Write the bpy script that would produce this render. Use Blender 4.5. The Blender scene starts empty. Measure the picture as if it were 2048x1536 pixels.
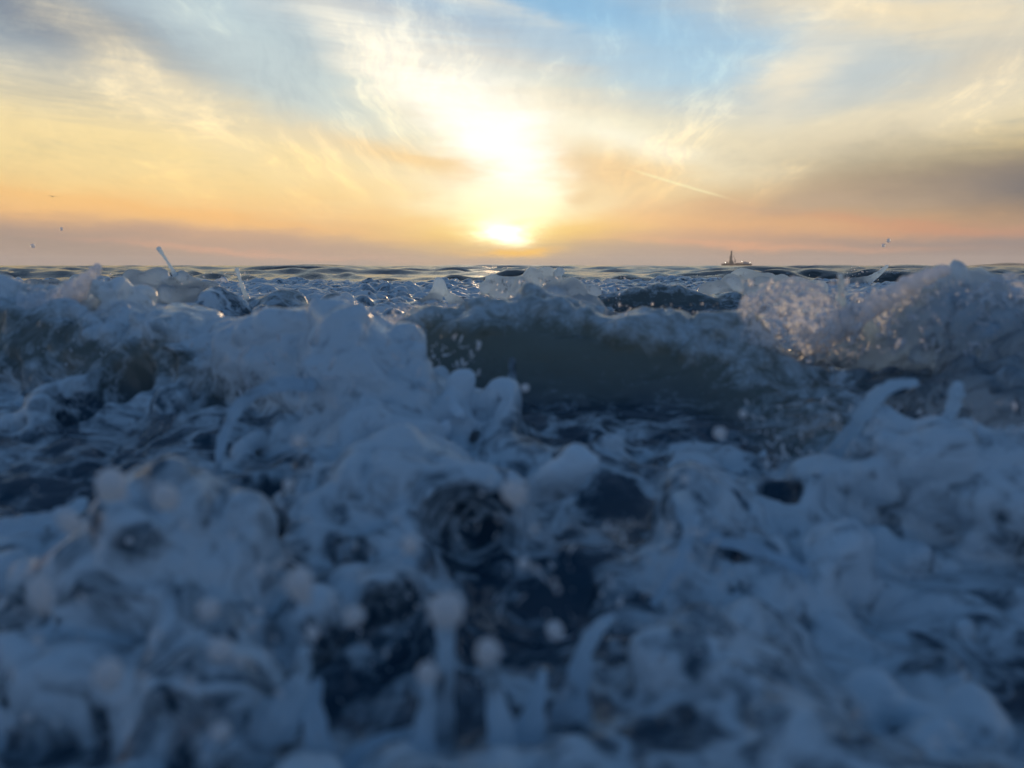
import bpy, math, random
import numpy as np
from mathutils import Vector

random.seed(7)
rng = np.random.default_rng(11)
sc = bpy.context.scene
col = sc.collection
R = math.radians

# ----------------------------------------------------------------------------- camera
F_PX = 1593.0                     # focal length in photo pixels (2048 wide)
HORIZON = 531.0
CAM_H = 0.42
PITCH = math.atan((768 - HORIZON) / F_PX)
cam = bpy.data.cameras.new('camera')
cam.sensor_width = 36.0
cam.lens = 36.0 * F_PX / 2048.0
cam.clip_start = 0.02
cam.clip_end = 60000.0
cam.dof.use_dof = True
cam.dof.focus_distance = 7.0
cam.dof.aperture_fstop = 2.8
camo = bpy.data.objects.new('camera', cam)
col.objects.link(camo)
camo.location = (0, 0, CAM_H)
camo.rotation_euler = (math.pi / 2 - PITCH, 0, 0)
sc.camera = camo

HAZE = 4e-5
SUN_AZ, SUN_EL = -1.2, 3.0        # degrees; azimuth 0 is the way the camera looks, positive to the right

def pix(px, py, Y):
    """photo pixel + distance along the view -> world point"""
    a = (px - 1024) / F_PX
    b = (768 - py) / F_PX
    dy = math.cos(PITCH) + b * math.sin(PITCH)
    dz = -math.sin(PITCH) + b * math.cos(PITCH)
    t = Y / dy
    return np.array([a * t, Y, CAM_H + dz * t])

def pix_azel(px, py):
    x, y, z = pix(px, py, 1.0) - np.array([0, 0, CAM_H])
    return math.degrees(math.atan2(x, y)), math.degrees(math.asin(z / math.sqrt(x * x + y * y + z * z)))

# ----------------------------------------------------------------------------- node helper
class S:
    """a float socket with arithmetic that makes Math nodes"""
    def __init__(self, nt, sock): self.nt, self.s = nt, sock
    def m(self, op, *o, clamp=False):
        n = self.nt.nodes.new('ShaderNodeMath'); n.operation = op; n.use_clamp = clamp
        for i, v in enumerate((self,) + o):
            if isinstance(v, S): self.nt.links.new(v.s, n.inputs[i])
            else: n.inputs[i].default_value = v
        return S(self.nt, n.outputs[0])
    def __add__(self, o): return self.m('ADD', o)
    __radd__ = __add__
    def __mul__(self, o): return self.m('MULTIPLY', o)
    __rmul__ = __mul__
    def __sub__(self, o): return self.m('SUBTRACT', o)
    def __rsub__(self, o): return (self * -1.0) + o
    def __truediv__(self, o): return self.m('DIVIDE', o)
    def __neg__(self): return self * -1.0
    def clamp(self): return self.m('ADD', 0.0, clamp=True)
    def exp(self): return self.m('EXPONENT')
    def pw(self, p): return self.m('POWER', p)
    def smooth(self, a, b):
        n = self.nt.nodes.new('ShaderNodeMapRange'); n.interpolation_type = 'SMOOTHSTEP'
        self.nt.links.new(self.s, n.inputs[0])
        n.inputs[1].default_value = a; n.inputs[2].default_value = b
        return S(self.nt, n.outputs[0])

def lin(c):
    return tuple((v / 255 / 12.92) if v / 255 <= 0.04045 else ((v / 255 + 0.055) / 1.055) ** 2.4 for v in c)

# ----------------------------------------------------------------------------- sky
world = bpy.data.worlds.new('World'); sc.world = world; world.use_nodes = True
nt = world.node_tree
for n in list(nt.nodes): nt.nodes.remove(n)
out = nt.nodes.new('ShaderNodeOutputWorld')
bg = nt.nodes.new('ShaderNodeBackground')
nt.links.new(bg.outputs[0], out.inputs[0])
tc = nt.nodes.new('ShaderNodeTexCoord')
sepn = nt.nodes.new('ShaderNodeSeparateXYZ'); nt.links.new(tc.outputs['Generated'], sepn.inputs[0])
dx, dy_, dz_ = (S(nt, sepn.outputs[i]) for i in range(3))
AZ = dx.m('ARCTAN2', dy_) * (180 / math.pi)
EL = dz_.m('ARCSINE') * (180 / math.pi)

sky = nt.nodes.new('ShaderNodeTexSky'); sky.sky_type = 'NISHITA'; sky.sun_disc = False
sky.sun_elevation = R(SUN_EL); sky.sun_rotation = R(SUN_AZ)
sky.altitude = 0; sky.air_density = 1.0; sky.dust_density = 1.2; sky.ozone_density = 3.0

def vec(x, y, z=0.0):
    n = nt.nodes.new('ShaderNodeCombineXYZ')
    for i, v in enumerate((x, y, z)):
        if isinstance(v, S): nt.links.new(v.s, n.inputs[i])
        else: n.inputs[i].default_value = v
    return n.outputs[0]
def noise(v, scale, detail=4.0, rough=0.5, dist=0.0):
    n = nt.nodes.new('ShaderNodeTexNoise'); n.inputs['Scale'].default_value = scale
    n.inputs['Detail'].default_value = detail; n.inputs['Roughness'].default_value = rough
    n.inputs['Distortion'].default_value = dist
    nt.links.new(v, n.inputs['Vector'])
    return S(nt, n.outputs[0])
def mixc(fac, a, b, mode='MIX'):
    n = nt.nodes.new('ShaderNodeMix'); n.data_type = 'RGBA'; n.blend_type = mode
    n.clamp_factor = True
    if isinstance(fac, S): nt.links.new(fac.s, n.inputs[0])
    else: n.inputs[0].default_value = fac
    for k, v in ((6, a), (7, b)):
        if isinstance(v, tuple): n.inputs[k].default_value = tuple(v) + (1.0,)
        else: nt.links.new(v, n.inputs[k])
    return n.outputs[2]

# clear air
skyc = mixc(1.0, sky.outputs[0], (0.15, 0.15, 0.15), 'MULTIPLY')
# the clouds live on a high sheet: turbulence warps the directions in which the banks lie
w1 = noise(vec(AZ * 0.045, EL * 0.13, 1.3), 1.0, 5.0, 0.55) - 0.5
w2 = noise(vec(AZ * 0.045, EL * 0.13, 7.9), 1.0, 5.0, 0.55) - 0.5
w3 = noise(vec(AZ * 0.16, EL * 0.55, 3.1), 1.0, 5.0, 0.6) - 0.5
w4 = noise(vec(AZ * 0.16, EL * 0.55, 9.4), 1.0, 5.0, 0.6) - 0.5
A = AZ + w1 * 9.0 + w3 * 5.0
E = EL + w2 * 1.8 + w4 * 1.4
# thin high veil, golden low down and cream above, everywhere towards the sunset
ramp = nt.nodes.new('ShaderNodeValToRGB')
stops = [(0, (172, 156, 148)), (1.0, (186, 158, 140)), (2.0, (222, 172, 134)), (3.2, (250, 192, 124)), (4.8, (254, 208, 134)),
         (6.8, (254, 224, 156)), (9.0, (248, 230, 184)), (11.5, (226, 222, 202)), (14.0, (190, 208, 218)), (18, (168, 196, 222)),
         (30, (120, 155, 200))]
cr = ramp.color_ramp
while len(cr.elements) < len(stops): cr.elements.new(0.5)
for e, (p, c) in zip(cr.elements, stops):
    e.position = p / 30.0; e.color = lin(c) + (1,)
EW = EL + w2 * 2.4 + w4 * 0.9
nt.links.new((EW / 30.0).clamp().s, ramp.inputs[0])
away = (AZ - SUN_AZ).m('ABSOLUTE')                       # degrees from the sun in azimuth
front = away.smooth(115.0, 25.0)                          # the veil glows only towards the sun
back_veil = mixc(EL.smooth(0.0, 40.0), lin((162, 178, 206)), lin((90, 142, 202)))
veil = mixc(front, back_veil, ramp.outputs[0])
streak = noise(vec(AZ * 0.05 + EL * 0.05, EL * 0.5 + AZ * 0.02, 2.2), 1.0, 7.0, 0.62, 0.6)
vamt = (EL.smooth(34.0, 9.0) * 0.50 + 0.44) * (streak.smooth(0.25, 0.6) * 0.5 + 0.5)
vamt = vamt.m('MAXIMUM', EL.smooth(12.0, 4.0))
c = mixc(vamt, skyc, veil)

AE = vec(A, E, 0.0)
ST = streak.smooth(0.3, 0.62)
def bank(c, px, py, hw, hh, ang, colr, amt, gain=1.0, tex=0.5):
    """a bank or wisp of cloud: centre, half length, half width (photo pixels), tilt up to the right, colour"""
    k = 180 / math.pi / F_PX
    mp = nt.nodes.new('ShaderNodeMapping'); mp.vector_type = 'TEXTURE'
    nt.links.new(AE, mp.inputs['Vector'])
    mp.inputs['Location'].default_value = pix_azel(px, py) + (0,)
    mp.inputs['Rotation'].default_value = (0, 0, R(ang)); mp.inputs['Scale'].default_value = (hw * k, hh * k, 1)
    d = nt.nodes.new('ShaderNodeVectorMath'); d.operation = 'DOT_PRODUCT'
    nt.links.new(mp.outputs[0], d.inputs[0]); nt.links.new(mp.outputs[0], d.inputs[1])
    g = nt.nodes.new('ShaderNodeMath'); g.operation = 'POWER'; g.inputs[0].default_value = 0.3679
    nt.links.new(d.outputs['Value'], g.inputs[1])
    g = S(nt, g.outputs[0])
    if tex: g = g * ST.m('MULTIPLY_ADD', tex * amt, (1 - tex) * amt)
    else: g = g * amt
    return mixc(g, c, tuple(q * gain for q in colr))

B = lambda *a, **k: bank(*a, **k)
# blue gaps
c = B(c, 1150, 20, 330, 60, -8, lin((122, 180, 222)), 0.9, tex=0)
c = B(c, 1360, 130, 280, 90, -12, lin((160, 204, 232)), 0.8, tex=0.2)
c = B(c, 600, 150, 300, 80, -30, lin((184, 212, 222)), 0.8, tex=0.2)
c = B(c, 0, 0, 330, 80, -10, lin((122, 136, 154)), 1.0, tex=0.0)
c = B(c, 1750, 160, 300, 60, 10, lin((172, 196, 212)), 0.7, tex=0.3)
c = B(c, 480, 90, 320, 70, -28, lin((204, 218, 218)), 0.75, tex=0.2)
# cream wisps
c = B(c, 1800, 30, 300, 52, -12, lin((242, 226, 192)), 1.0, tex=0.3)
c = B(c, 1980, 130, 140, 50, 10, lin((212, 202, 182)), 0.8, tex=0.3)
c = B(c, 1590, 160, 80, 70, 20, lin((252, 238, 208)), 0.85, tex=0.3)
c = B(c, 760, 100, 360, 50, -30, lin((255, 248, 226)), 0.9, tex=0.5)
c = B(c, 300, 170, 260, 45, -35, lin((246, 230, 194)), 0.7, tex=0.6)
c = B(c, 1780, 250, 330, 60, 14, lin((240, 226, 194)), 0.85, tex=0.4)
c = B(c, 960, 10, 200, 22, -14, lin((244, 236, 216)), 0.6, tex=0.7)
# gold on the left, peach low down
c = B(c, 300, 330, 600, 90, -6, lin((255, 228, 166)), 0.65, tex=0.3)
c = B(c, 1450, 300, 200, 60, 0, lin((254, 238, 200)), 0.7, tex=0.3)
c = B(c, 1400, 440, 420, 26, -3, lin((252, 188, 124)), 0.7, tex=0.4)
c = B(c, 1850, 455, 330, 14, -7, lin((244, 166, 116)), 0.95, tex=0.4)
# grey banks
c = B(c, 2020, 375, 380, 72, -4, lin((114, 111, 112)), 1.0, tex=0.0)
c = B(c, 1620, 405, 240, 36, 3, lin((186, 164, 142)), 0.8, tex=0.3)
c = B(c, 2050, 500, 420, 24, -2, lin((140, 131, 130)), 0.95, tex=0.1)
c = B(c, 20, 475, 350, 30, -3, lin((160, 145, 134)), 0.95, tex=0.1)
c = B(c, 560, 495, 420, 22, -3, lin((192, 160, 140)), 0.7, tex=0.3)
c = B(c, 380, 435, 420, 14, -6, lin((254, 196, 122)), 0.7, tex=0.3)
c = B(c, 1500, 490, 300, 7, -2, lin((244, 178, 132)), 0.7, tex=0.5)
c = B(c, 480, 500, 240, 5, -3, lin((236, 176, 140)), 0.6, tex=0.5)
# the glow where the sun burns through: taller than wide, then the disc of light at its foot
W = (255, 252, 240)
c = B(c, 1010, 290, 300, 150, 0, lin((255, 244, 206)), 0.55, 1.0, tex=0.2)
c = B(c, 920, 190, 200, 64, -30, lin(W), 0.85, 1.1, tex=0.45)
c = B(c, 985, 290, 100, 110, -20, lin(W), 0.95, 1.2, tex=0.4)
c = B(c, 1240, 270, 180, 36, -14, lin((255, 250, 226)), 0.85, 1.05, tex=0.2)
c = B(c, 850, 325, 210, 24, -12, lin((250, 212, 150)), 0.85, tex=0.2)
c = B(c, 1200, 345, 120, 42, -6, lin((236, 198, 146)), 0.85, tex=0.3)
c = B(c, 1015, 350, 68, 85, 0, lin(W), 0.95, 1.25, tex=0.25)
c = B(c, 980, 405, 170, 32, 0, lin((255, 248, 206)), 0.9, 1.2, tex=0.2)
c = B(c, 1000, 465, 210, 40, 0, lin((255, 212, 100)), 0.85, 1.1, tex=0.1)
c = B(c, 992, 428, 74, 44, 0, lin((255, 246, 196)), 0.97, 1.4, tex=0.15)
c = B(c, 1130, 385, 50, 22, 0, lin((240, 204, 150)), 0.6, tex=0.4)
c = B(c, 990, 466, 36, 21, 0, lin((255, 248, 206)), 1.0, 2.4, tex=0)
c = B(c, 1000, 508, 85, 8, 0, lin((255, 196, 76)), 1.0, 1.2, tex=0)
# contrail
caz, cel = pix_azel(1355, 367)
k_ = 180 / math.pi / F_PX
x_ = AZ - caz; y_ = EL + w4 * 0.15 - cel
ca_, sa_ = math.cos(R(-17)), math.sin(R(-17))
u_ = (x_ * ca_ + y_ * sa_) * (1 / (85 * k_)); v_ = (y_ * ca_ - x_ * sa_) * (1 / (2.6 * k_))
c = mixc((-(u_ * u_ * u_ * u_ + v_ * v_)).exp() * 0.75, c, lin((255, 240, 190)))
# fine combing of the cirrus
fx = AZ - SUN_AZ + w1 * 8.0; fy = EL + 5.0 + w2 * 5.0
fan = fy.m('ARCTAN2', fx); rad_ = (fx * fx + fy * fy).m('SQRT')
comb = noise(vec(fan * 3.4, rad_ * 0.085, 5.5), 1.0, 8.0, 0.70, 0.35) - 0.5
comb = comb * rad_.smooth(7.0, 19.0) + 0.5
c = mixc(comb.smooth(0.48, 0.72) * EL.smooth(1.0, 7.0), c, (1.48, 1.38, 1.20), 'MULTIPLY')
c = mixc(comb.smooth(0.50, 0.22) * EL.smooth(30.0, 9.0) * EL.smooth(1.5, 7.0), c, (0.82, 0.84, 0.88), 'MULTIPLY')
nt.links.new(c, bg.inputs[0])
bg.inputs[1].default_value = 1.0
world.cycles.sampling_method = 'MANUAL'; world.cycles.sample_map_resolution = 512

# ----------------------------------------------------------------------------- sun
sun = bpy.data.lights.new('sun', 'SUN'); sun.energy = 3.0; sun.angle = R(1.5); sun.color = (1.0, 0.66, 0.36)
suno = bpy.data.objects.new('sun', sun); col.objects.link(suno)
sd = Vector((math.sin(R(SUN_AZ)) * math.cos(R(SUN_EL)), math.cos(R(SUN_AZ)) * math.cos(R(SUN_EL)), math.sin(R(SUN_EL))))
suno.rotation_euler = sd.to_track_quat('Z', 'Y').to_euler()

sc.view_settings.view_transform = 'Standard'; sc.view_settings.look = 'None'
sc.view_settings.exposure = 0.0; sc.view_settings.gamma = 1.0
sc.view_settings.use_curve_mapping = False
sc.cycles.use_denoising = True
sc.cycles.max_bounces = 5; sc.cycles.diffuse_bounces = 3; sc.cycles.glossy_bounces = 3
sc.cycles.transmission_bounces = 5; sc.cycles.transparent_max_bounces = 8; sc.cycles.volume_bounces = 0
sc.cycles.sample_clamp_indirect = 4.0; sc.cycles.sample_clamp_direct = 12.0
sc.cycles.caustics_reflective = False; sc.cycles.caustics_refractive = False

# ----------------------------------------------------------------------------- tags
def tag(o, label=None, cat=None, group=None, kind=None):
    if label: o['label'] = label
    if cat: o['category'] = cat
    if group: o['group'] = group
    if kind: o['kind'] = kind
    return o
def link_mesh(name, me, mat, parent=None):
    o = bpy.data.objects.new(name, me); col.objects.link(o)
    if mat is not None: me.materials.append(mat)
    if parent is not None: o.parent = parent
    return o

# ----------------------------------------------------------------------------- materials
def new_mat(name):
    m = bpy.data.materials.new(name); m.use_nodes = True
    t = m.node_tree
    for n in list(t.nodes):
        if n.type != 'OUTPUT_MATERIAL': t.nodes.remove(n)
    return m, t, t.nodes['Material Output']
def mnode(t, typ, **kw):
    n = t.nodes.new(typ)
    for k, v in kw.items():
        if k in n.inputs: n.inputs[k].default_value = v
        else: setattr(n, k, v)
    return n

def surf_material(name, through):
    m, t, o = new_mat(name)
    L = t.links.new
    geo = mnode(t, 'ShaderNodeNewGeometry')
    at = mnode(t, 'ShaderNodeAttribute', attribute_name='foam')
    ti = mnode(t, 'ShaderNodeAttribute', attribute_name='tint')
    pos = geo.outputs['Position']
    # strands and cells in the froth: ridges of a warped noise
    wn = mnode(t, 'ShaderNodeTexNoise', Scale=7.0, Detail=2.0); L(pos, wn.inputs['Vector'])
    wv = mnode(t, 'ShaderNodeVectorMath', operation='MULTIPLY_ADD')
    L(wn.outputs['Color'], wv.inputs[0]); wv.inputs[1].default_value = (0.14, 0.14, 0.14); L(pos, wv.inputs[2])
    n1 = mnode(t, 'ShaderNodeTexNoise', Scale=11.0, Detail=2.0); L(wv.outputs[0], n1.inputs['Vector'])
    n2 = mnode(t, 'ShaderNodeTexNoise', Scale=30.0, Detail=4.0, Roughness=0.6); L(wv.outputs[0], n2.inputs['Vector'])
    r1 = (S(t, n1.outputs[0]) - 0.5).m('ABSOLUTE'); fn = S(t, n2.outputs[0]) - 0.5
    lace = (r1.smooth(0.12, 0.0) * 0.44 + fn.m('ABSOLUTE').smooth(0.07, 0.0) * 0.12) * (1.0 - S(t, ti.outputs['Fac']) * 0.85)
    f = S(t, at.outputs['Fac'])
    bb = mnode(t, 'ShaderNodeTexVoronoi', feature='F1', Scale=110.0); L(wv.outputs[0], bb.inputs['Vector'])
    bub = S(t, bb.outputs['Distance'])
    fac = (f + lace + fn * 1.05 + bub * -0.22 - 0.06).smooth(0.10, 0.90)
    foam = mnode(t, 'ShaderNodeBsdfPrincipled')
    foam.inputs['Base Color'].default_value = (0.74, 0.85, 0.92, 1)
    foam.inputs['Roughness'].default_value = 0.38
    foam.inputs['Coat Weight'].default_value = 0.7; foam.inputs['Coat Roughness'].default_value = 0.10; foam.inputs['Coat IOR'].default_value = 1.33
    foam.inputs['IOR'].default_value = 1.33
    tr = mnode(t, 'ShaderNodeBsdfTranslucent'); tr.inputs[0].default_value = (0.68, 0.80, 0.88, 1)
    fm = mnode(t, 'ShaderNodeMixShader'); fm.inputs[0].default_value = through
    L(foam.outputs[0], fm.inputs[1]); L(tr.outputs[0], fm.inputs[2])
    # sea water: deep blue with air in it, or grey-green where a wave stands up: sand plus backlight put into the colour
    wa = mnode(t, 'ShaderNodeBsdfPrincipled')
    cm = mnode(t, 'ShaderNodeMix', data_type='RGBA'); L(ti.outputs['Fac'], cm.inputs[0])
    cm.inputs[6].default_value = (0.018, 0.046, 0.072, 1); cm.inputs[7].default_value = (0.20, 0.22, 0.19, 1)
    L(cm.outputs[2], wa.inputs['Base Color'])
    wa.inputs['Roughness'].default_value = 0.12
    wa.inputs['IOR'].default_value = 1.33
    wt = mnode(t, 'ShaderNodeBsdfTranslucent'); wt.inputs[0].default_value = (0.34, 0.39, 0.31, 1)
    wm = mnode(t, 'ShaderNodeMixShader'); L((S(t, ti.outputs['Fac']) * 0.35).s, wm.inputs[0])
    L(wa.outputs[0], wm.inputs[1]); L(wt.outputs[0], wm.inputs[2])
    mix = mnode(t, 'ShaderNodeMixShader')
    L(fac.s, mix.inputs[0]); L(wm.outputs[0], mix.inputs[1]); L(fm.outputs[0], mix.inputs[2])
    # relief: bubbles in the froth, ripples on the water
    hf = (fn * 0.9 + r1 * -0.5 + bub * -0.22) * 0.012
    b1 = mnode(t, 'ShaderNodeBump', Strength=0.7, Distance=1.0); L(hf.s, b1.inputs['Height'])
    L(b1.outputs[0], foam.inputs['Normal'])
    rp = mnode(t, 'ShaderNodeTexNoise', Scale=18.0, Detail=3.0, Roughness=0.55); L(pos, rp.inputs['Vector'])
    b2 = mnode(t, 'ShaderNodeBump', Strength=0.6, Distance=1.0); L((S(t, rp.outputs[0]) * 0.012).s, b2.inputs['Height'])
    L(b2.outputs[0], wa.inputs['Normal'])
    L(mix.outputs[0], o.inputs[0])
    return m
MAT_SURF = surf_material('surf_water', 0.36)
MAT_THIN = surf_material('thin_froth', 0.8)       # torn thin froth lets more light through

def sea_material():
    m, t, o = new_mat('open_water')
    L = t.links.new
    geo = mnode(t, 'ShaderNodeNewGeometry')
    wa = mnode(t, 'ShaderNodeBsdfPrincipled')
    wa.inputs['Base Color'].default_value = (0.024, 0.032, 0.032, 1)
    wa.inputs['Roughness'].default_value = 0.16
    wa.inputs['IOR'].default_value = 1.33
    rp = mnode(t, 'ShaderNodeTexNoise', Scale=3.5, Detail=6.0, Roughness=0.62); L(geo.outputs['Position'], rp.inputs['Vector'])
    b2 = mnode(t, 'ShaderNodeBump', Strength=0.8, Distance=1.0); L((S(t, rp.outputs[0]) * 0.05).s, b2.inputs['Height'])
    L(b2.outputs[0], wa.inputs['Normal'])
    fo = mnode(t, 'ShaderNodeBsdfDiffuse'); fo.inputs[0].default_value = (0.72, 0.76, 0.80, 1)
    at = mnode(t, 'ShaderNodeAttribute', attribute_name='foam')
    fn = mnode(t, 'ShaderNodeTexNoise', Scale=3.0, Detail=6.0, Roughness=0.65); L(geo.outputs['Position'], fn.inputs['Vector'])
    fac = (S(t, at.outputs['Fac']) + (S(t, fn.outputs[0]) - 0.5) * 1.2).smooth(0.45, 0.75)
    mix = mnode(t, 'ShaderNodeMixShader'); L(fac.s, mix.inputs[0]); L(wa.outputs[0], mix.inputs[1]); L(fo.outputs[0], mix.inputs[2])
    L(mix.outputs[0], o.inputs[0])
    return m
MAT_SEA = sea_material()

def plain(name, colr, rough=0.5, trans=0.0, emit=None, metal=0.0):
    m, t, o = new_mat(name)
    p = mnode(t, 'ShaderNodeBsdfPrincipled')
    nz = mnode(t, 'ShaderNodeTexNoise', Scale=0.4, Detail=4.0)
    mx = mnode(t, 'ShaderNodeMix', data_type='RGBA')
    t.links.new(nz.outputs[0], mx.inputs[0])
    mx.inputs[6].default_value = tuple(v * 0.8 for v in colr) + (1,)
    mx.inputs[7].default_value = tuple(min(1, v * 1.2) for v in colr) + (1,)
    t.links.new(mx.outputs[2], p.inputs['Base Color'])
    p.inputs['Roughness'].default_value = rough
    p.inputs['Metallic'].default_value = metal
    p.inputs['Transmission Weight'].default_value = trans
    p.inputs['IOR'].default_value = 1.33
    if emit:
        p.inputs['Emission Color'].default_value = tuple(emit[:3]) + (1,)
        p.inputs['Emission Strength'].default_value = emit[3]
    t.links.new(p.outputs[0], o.inputs[0])
    return m

def drop_material():
    m, t, o = new_mat('frothy_drop')
    L = t.links.new
    g = mnode(t, 'ShaderNodeBsdfPrincipled')
    g.inputs['Base Color'].default_value = (0.92, 0.95, 1, 1); g.inputs['Roughness'].default_value = 0.5
    g.inputs['IOR'].default_value = 1.33; g.inputs['Transmission Weight'].default_value = 1.0
    d = mnode(t, 'ShaderNodeBsdfPrincipled'); d.inputs['Base Color'].default_value = (0.92, 0.93, 0.95, 1); d.inputs['Roughness'].default_value = 0.3
    tr = mnode(t, 'ShaderNodeBsdfTranslucent'); tr.inputs[0].default_value = (0.88, 0.90, 0.92, 1)
    fm = mnode(t, 'ShaderNodeMixShader'); fm.inputs[0].default_value = 0.6
    L(d.outputs[0], fm.inputs[1]); L(tr.outputs[0], fm.inputs[2])
    mx = mnode(t, 'ShaderNodeMixShader'); 
    nz = mnode(t, 'ShaderNodeTexNoise', Scale=60.0, Detail=3.0)
    L((S(t, nz.outputs[0]).smooth(0.3, 0.6) * 0.2 + 0.62).s, mx.inputs[0])
    L(g.outputs[0], mx.inputs[1]); L(fm.outputs[0], mx.inputs[2])
    L(mx.outputs[0], o.inputs[0])
    return m
MAT_DROP = drop_material()

# ----------------------------------------------------------------------------- noise on lattices (world-anchored)
def hash3(i, j, k, seed):
    h = (i.astype(np.int64) * 374761393 + j.astype(np.int64) * 668265263 + k.astype(np.int64) * 2147483647 + seed * 974711) & 0xffffffff
    h = ((h ^ (h >> 13)) * 1274126177) & 0xffffffff
    h = h ^ (h >> 16)
    h = (h * 2246822519) & 0xffffffff
    h = h ^ (h >> 15)
    return ((h & 0xffffff) / float(0xffffff) * 2 - 1).astype(np.float32)

def spline_w(coords, lam):
    g = coords / lam; i0 = np.floor(g).astype(int); f = (g - i0)
    lo = i0.min() - 1; n = i0.max() + 2 - lo + 1
    Wm = np.zeros((len(coords), n), np.float32); r = np.arange(len(coords))
    for q, w in enumerate(((1 - f) ** 3 / 6, (3 * f ** 3 - 6 * f ** 2 + 4) / 6, (-3 * f ** 3 + 3 * f ** 2 + 3 * f + 1) / 6, f ** 3 / 6)):
        Wm[r, i0 - 1 + q - lo] += w
    return Wm, np.arange(lo, lo + n)

def grid_noise(xs, ys, zs, lam, seed):
    """smooth noise, about -1..1, on the grid xs*ys*zs"""
    Wx, ix = spline_w(xs, lam); Wy, iy = spline_w(ys, lam); Wz, iz = spline_w(zs, lam)
    I, J, K = np.meshgrid(ix, iy, iz, indexing='ij')
    Lt = hash3(I, J, K, seed)
    a = np.tensordot(Wx, Lt, (1, 0)); a = np.einsum('yj,xjk->xyk', Wy, a, optimize=True)
    return np.einsum('zk,xyk->xyz', Wz, a, optimize=True) * 2.6

def pt_noise(P, lam, seed):
    g = P / lam; i = np.floor(g).astype(np.int64); f = g - i; f = f * f * (3 - 2 * f)
    r = 0
    for a in (0, 1):
        for b in (0, 1):
            for c_ in (0, 1):
                w = (f[:, 0] if a else 1 - f[:, 0]) * (f[:, 1] if b else 1 - f[:, 1]) * (f[:, 2] if c_ else 1 - f[:, 2])
                r = r + w * hash3(i[:, 0] + a, i[:, 1] + b, i[:, 2] + c_, seed)
    return r

# ----------------------------------------------------------------------------- the surf: where its surface lies
ROWS = [(1700, .46), (1536, .56), (1400, .64), (1200, .80), (1000, 1.02), (850, 1.32), (750, 1.62), (700, 1.88), (650, 2.3), (620, 2.7), (585, 3.8),
        (562, 6.0), (550, 9.5)]
def row_Y(py):
    r = sorted(ROWS); return float(np.exp(np.interp(py, [a for a, b in r], np.log([b for a, b in r]))))
_tab = sorted((Y, pix(1024, py, Y)[2]) for py, Y in ROWS)
TY = np.array([a for a, b in _tab]); TZ = np.array([b for a, b in _tab])
def base_height(X, Y):
    z = np.interp(np.log(np.maximum(Y, .3)), np.log(TY), TZ) - 0.035 - 0.03 * np.clip((Y - 1.2), 0, 1) - .045 * np.clip((Y - 3.2) / 2, 0, 1)
    return z - .035 * np.exp(-((X - .16) / .40) ** 2 - ((Y - 1.66) / .22) ** 2)

# a chain: (px, py, distance, radius) points of a crest, jet or tongue; the point is the TOP of the water there
WAVES = []
def wave(name, label, cat, pts, foam, k, tile=None, group=None, top=True, lump=1.0, tint=0.0, lobes=None, lip=0.0, owner=None):
    P = []
    for px, py, Y, r in pts:
        p = pix(px, py, Y)
        if top: p[2] -= r
        P.append((p, r))
    WAVES.append(dict(name=name, label=label, cat=cat, P=P, foam=foam, k=k, group=group, lump=lump, tint=tint, lip=lip, id=len(WAVES) if owner is None else owner, lobes=(8 if foam > .7 else 0) if lobes is None else lobes))

# --- nearer than 2.6 m
wave('wave', 'smooth dark green wave rising glassy at the centre behind the foam', 'wave',
     [(790, 690, 1.84, .10), (850, 658, 1.84, .15), (950, 628, 1.84, .19), (1060, 616, 1.84, .20), (1200, 640, 1.80, .20), (1350, 668, 1.74, .18),
      (1460, 698, 1.66, .16), (1540, 756, 1.54, .13), (1610, 824, 1.42, .10), (1660, 884, 1.30, .08)], 0.14, .09, lump=0.9, tint=1.0, lip=.55)
wave('foam_ridge', 'thick white foam ridge running down from the crest left of centre', 'foam',
     [(490, 700, 1.62, .05), (560, 672, 1.56, .06), (650, 690, 1.5, .07), (720, 676, 1.44, .08), (790, 712, 1.4, .08), (860, 745, 1.36, .065), (910, 780, 1.32, .038), (938, 820, 1.28, .018)],
     0.92, .05, lump=1.0, lobes=8)
wave('foam_tongue', 'pale foam tongue sliding down the middle of the near water', 'foam',
     [(760, 770, 1.34, .06), (790, 850, 1.22, .065), (850, 930, 1.1, .06), (760, 960, 1.05, .07), (690, 1010, 1.0, .05)], 0.95, .07, lump=0.7, lobes=3)
wave('wave', 'grey translucent crest with foamy lip at the left edge', 'wave',
     [(-120, 600, 1.95, .13), (20, 588, 1.9, .13), (120, 600, 1.84, .14), (200, 625, 1.78, .13), (270, 680, 1.72, .11), (350, 662, 1.7, .10), (430, 680, 1.66, .09), (480, 730, 1.6, .07)],
     0.30, .07, lump=1.0, tint=0.6, lip=.55)
wave('splash', 'tall frothy splash bursting up at the right edge', 'splash',
     [(1690, 742, 1.72, .10), (1780, 692, 1.66, .11), (1870, 644, 1.6, .11), (1960, 624, 1.55, .12), (2060, 600, 1.5, .13), (2180, 602, 1.45, .14), (2300, 652, 1.45, .14)],
     1.0, .07, lump=1.2, lobes=14)
wave('foam_slope', 'broad blue-grey foam slope below the splash on the right', 'foam',
     [(1690, 770, 1.62, .09), (1790, 750, 1.52, .11), (1900, 740, 1.42, .12), (2060, 720, 1.36, .12), (2200, 720, 1.3, .12)], 0.66, .12, lump=0.9, lobes=5)
wave('foam_apron', 'low foam apron under the two thin jets on the right', 'foam',
     [(1540, 985, 1.06, .025), (1660, 950, 1.08, .03), (1780, 925, 1.08, .035), (1880, 935, 1.05, .035), (1990, 950, 1.03, .04), (2100, 950, 1.0, .05)], 0.75, .05, lump=0.8, lobes=4)
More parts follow.
